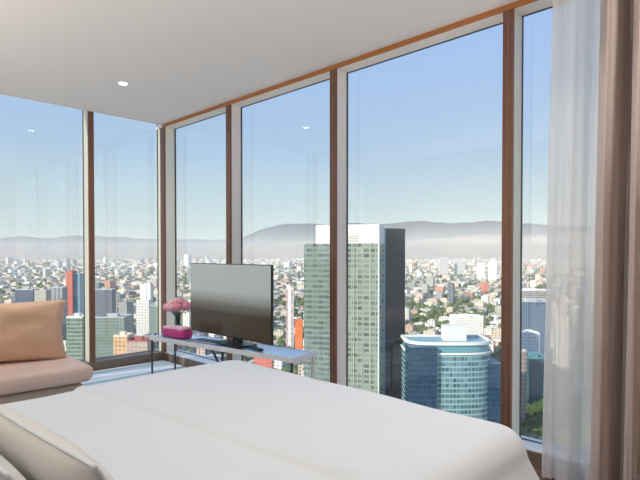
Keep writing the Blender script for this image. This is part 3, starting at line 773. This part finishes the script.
while cnt < 8500 and tries < 90000:
    tries += 1
    a_ = random.uniform(ang0, ang1); r_ = 330*(5000/330)**random.random()
    x_, y_ = r_*math.cos(a_), r_*math.sin(a_)
    pk = mnoise.noise(Vector((x_*.0016+5, y_*.0016, 2.)))
    if pk < .42 and random.random() > .45: continue
    if any((x_-f_[0])**2+(y_-f_[1])**2 < (f_[2]*.7)**2 for f_ in FOOT): continue
    R_ = random.uniform(3.5, 7)*(1+r_/5000); b0 = len(V)
    for v in iv: V.append((x_+v.x*R_*random.uniform(.8, 1.2), y_+v.y*R_*random.uniform(.8, 1.2), R_*1.1+v.z*R_*random.uniform(.8, 1.1)))
    Fc += [tuple(b0+i_ for i_ in f_) for f_ in iff]; cnt += 1
me = bpy.data.meshes.new('city_greenery'); me.from_pydata(V, [], Fc); me.materials.append(M['tree'])
o = bpy.data.objects.new('city_greenery', me); COL.objects.link(o); o.location = (0, 0, GZ)
tag(o, 'dark green tree canopy along the city streets and parks', 'trees', kind='stuff')

# ---- haze over the city: a real scattering volume outside the building
m, nt, b, out = newmat('city_haze'); nt.nodes.remove(b)
vs_ = nt.nodes.new('ShaderNodeVolumeScatter'); vs_.inputs['Density'].default_value = 1/7200; vs_.inputs['Color'].default_value = (.46, .44, .39, 1); vs_.inputs['Anisotropy'].default_value = -.2
nt.links.new(vs_.outputs[0], out.inputs['Volume'])
bm = bmesh.new(); prism(bm, [(60, -5000), (26000, -5000), (26000, 26000), (-9000, 26000), (-9000, 60), (60, 60)], GZ+.5, 300)
o = obj('city_haze', bm, m); tag(o, 'thin pale haze lying over the distant city', 'haze', kind='stuff')

# ------------------------------------------------------------------ light
w = bpy.data.worlds.new('sky'); SC.world = w; w.use_nodes = True; nt = w.node_tree; bg = nt.nodes['Background']
tc = nt.nodes.new('ShaderNodeTexCoord'); sp = nt.nodes.new('ShaderNodeSeparateXYZ'); nt.links.new(tc.outputs['Generated'], sp.inputs[0])
cr = nt.nodes.new('ShaderNodeValToRGB'); nt.links.new(sp.outputs[2], cr.inputs[0]); e = cr.color_ramp.elements
e[0].position = 0; e[0].color = (*s2l((190, 198, 190)), 1); e[1].position = 1; e[1].color = (*s2l((96, 148, 226)), 1)
for p_, c_ in ((.06, (188, 204, 206)), (.12, (178, 199, 210)), (.19, (161, 186, 215)), (.27, (157, 184, 221)), (.42, (150, 180, 230))):
    q = e.new(p_); q.color = (*s2l(c_), 1)
nt.links.new(cr.outputs[0], bg.inputs[0]); bg.inputs[1].default_value = 1.0
sd = bpy.data.lights.new('sun', 'SUN'); sd.energy = 5.6; sd.angle = math.radians(.6); sd.color = (1, .91, .77)
so = bpy.data.objects.new('sun', sd); COL.objects.link(so)
so.rotation_euler = Vector((.93, -.15, -.50)).to_track_quat('-Z', 'Y').to_euler()
def lamp(name, loc, kind, energy, col, size=.1, rot=None):
    d_ = bpy.data.lights.new(name, kind); d_.energy = energy; d_.color = col
    if kind == 'AREA': d_.shape = 'DISK'; d_.size = size
    else: d_.shadow_soft_size = size
    o_ = bpy.data.objects.new(name, d_); COL.objects.link(o_); o_.location = loc
    if rot: o_.rotation_euler = rot
    return o_
warm = (1, .88, .74)
def down(x_, y_, en, spread=115):
    o_ = lamp('downlight_or_fill_lamp', (x_, y_, ZC-.02), 'AREA', en, (1, .95, .90), .08); o_.data.spread = math.radians(spread)  # serves the seen downlight and the added fill lamps
down(1.942, 4.198, 6, 150)
for x_, y_ in ((.5, .7), (.5, 1.6), (.5, 2.5), (1.3, .9), (1.3, 1.7), (1.3, 2.4)): down(x_, y_, .27)  # unseen fill lamps added to brighten the bed
def fill_up(loc, sx, sy, energy):  # unseen upward fill lights, added to brighten ceiling and room
    o_ = lamp('fill_uplight', loc, 'AREA', energy, (1, .95, .89), 1, (PI, 0, 0)); o_.data.shape = 'RECTANGLE'; o_.data.size = sx; o_.data.size_y = sy
fill_up((-.30, 2.0, 1.3), .4, 3.6, 22)
fill_up((-.3, 4.2, 1.32), .4, .7, 4)
fill_up((1.75, -.75, 1.38), .4, .4, 34)
down(2.0, 1.0, 3.5, 110)  # unseen fill lamp added for the curtains
down(1.0, 4.4, 3)  # unseen fill lamp added over the rug

# ------------------------------------------------------------------ view
vs = SC.view_settings; vs.view_transform = 'Standard'; vs.look = 'None'; vs.gamma = 1; vs.exposure = .35; vs.use_curve_mapping = False
SC.cycles.use_denoising = True
SC.cycles.max_bounces = 10; SC.cycles.transparent_max_bounces = 16; SC.cycles.volume_bounces = 2; SC.cycles.sample_clamp_indirect = 6
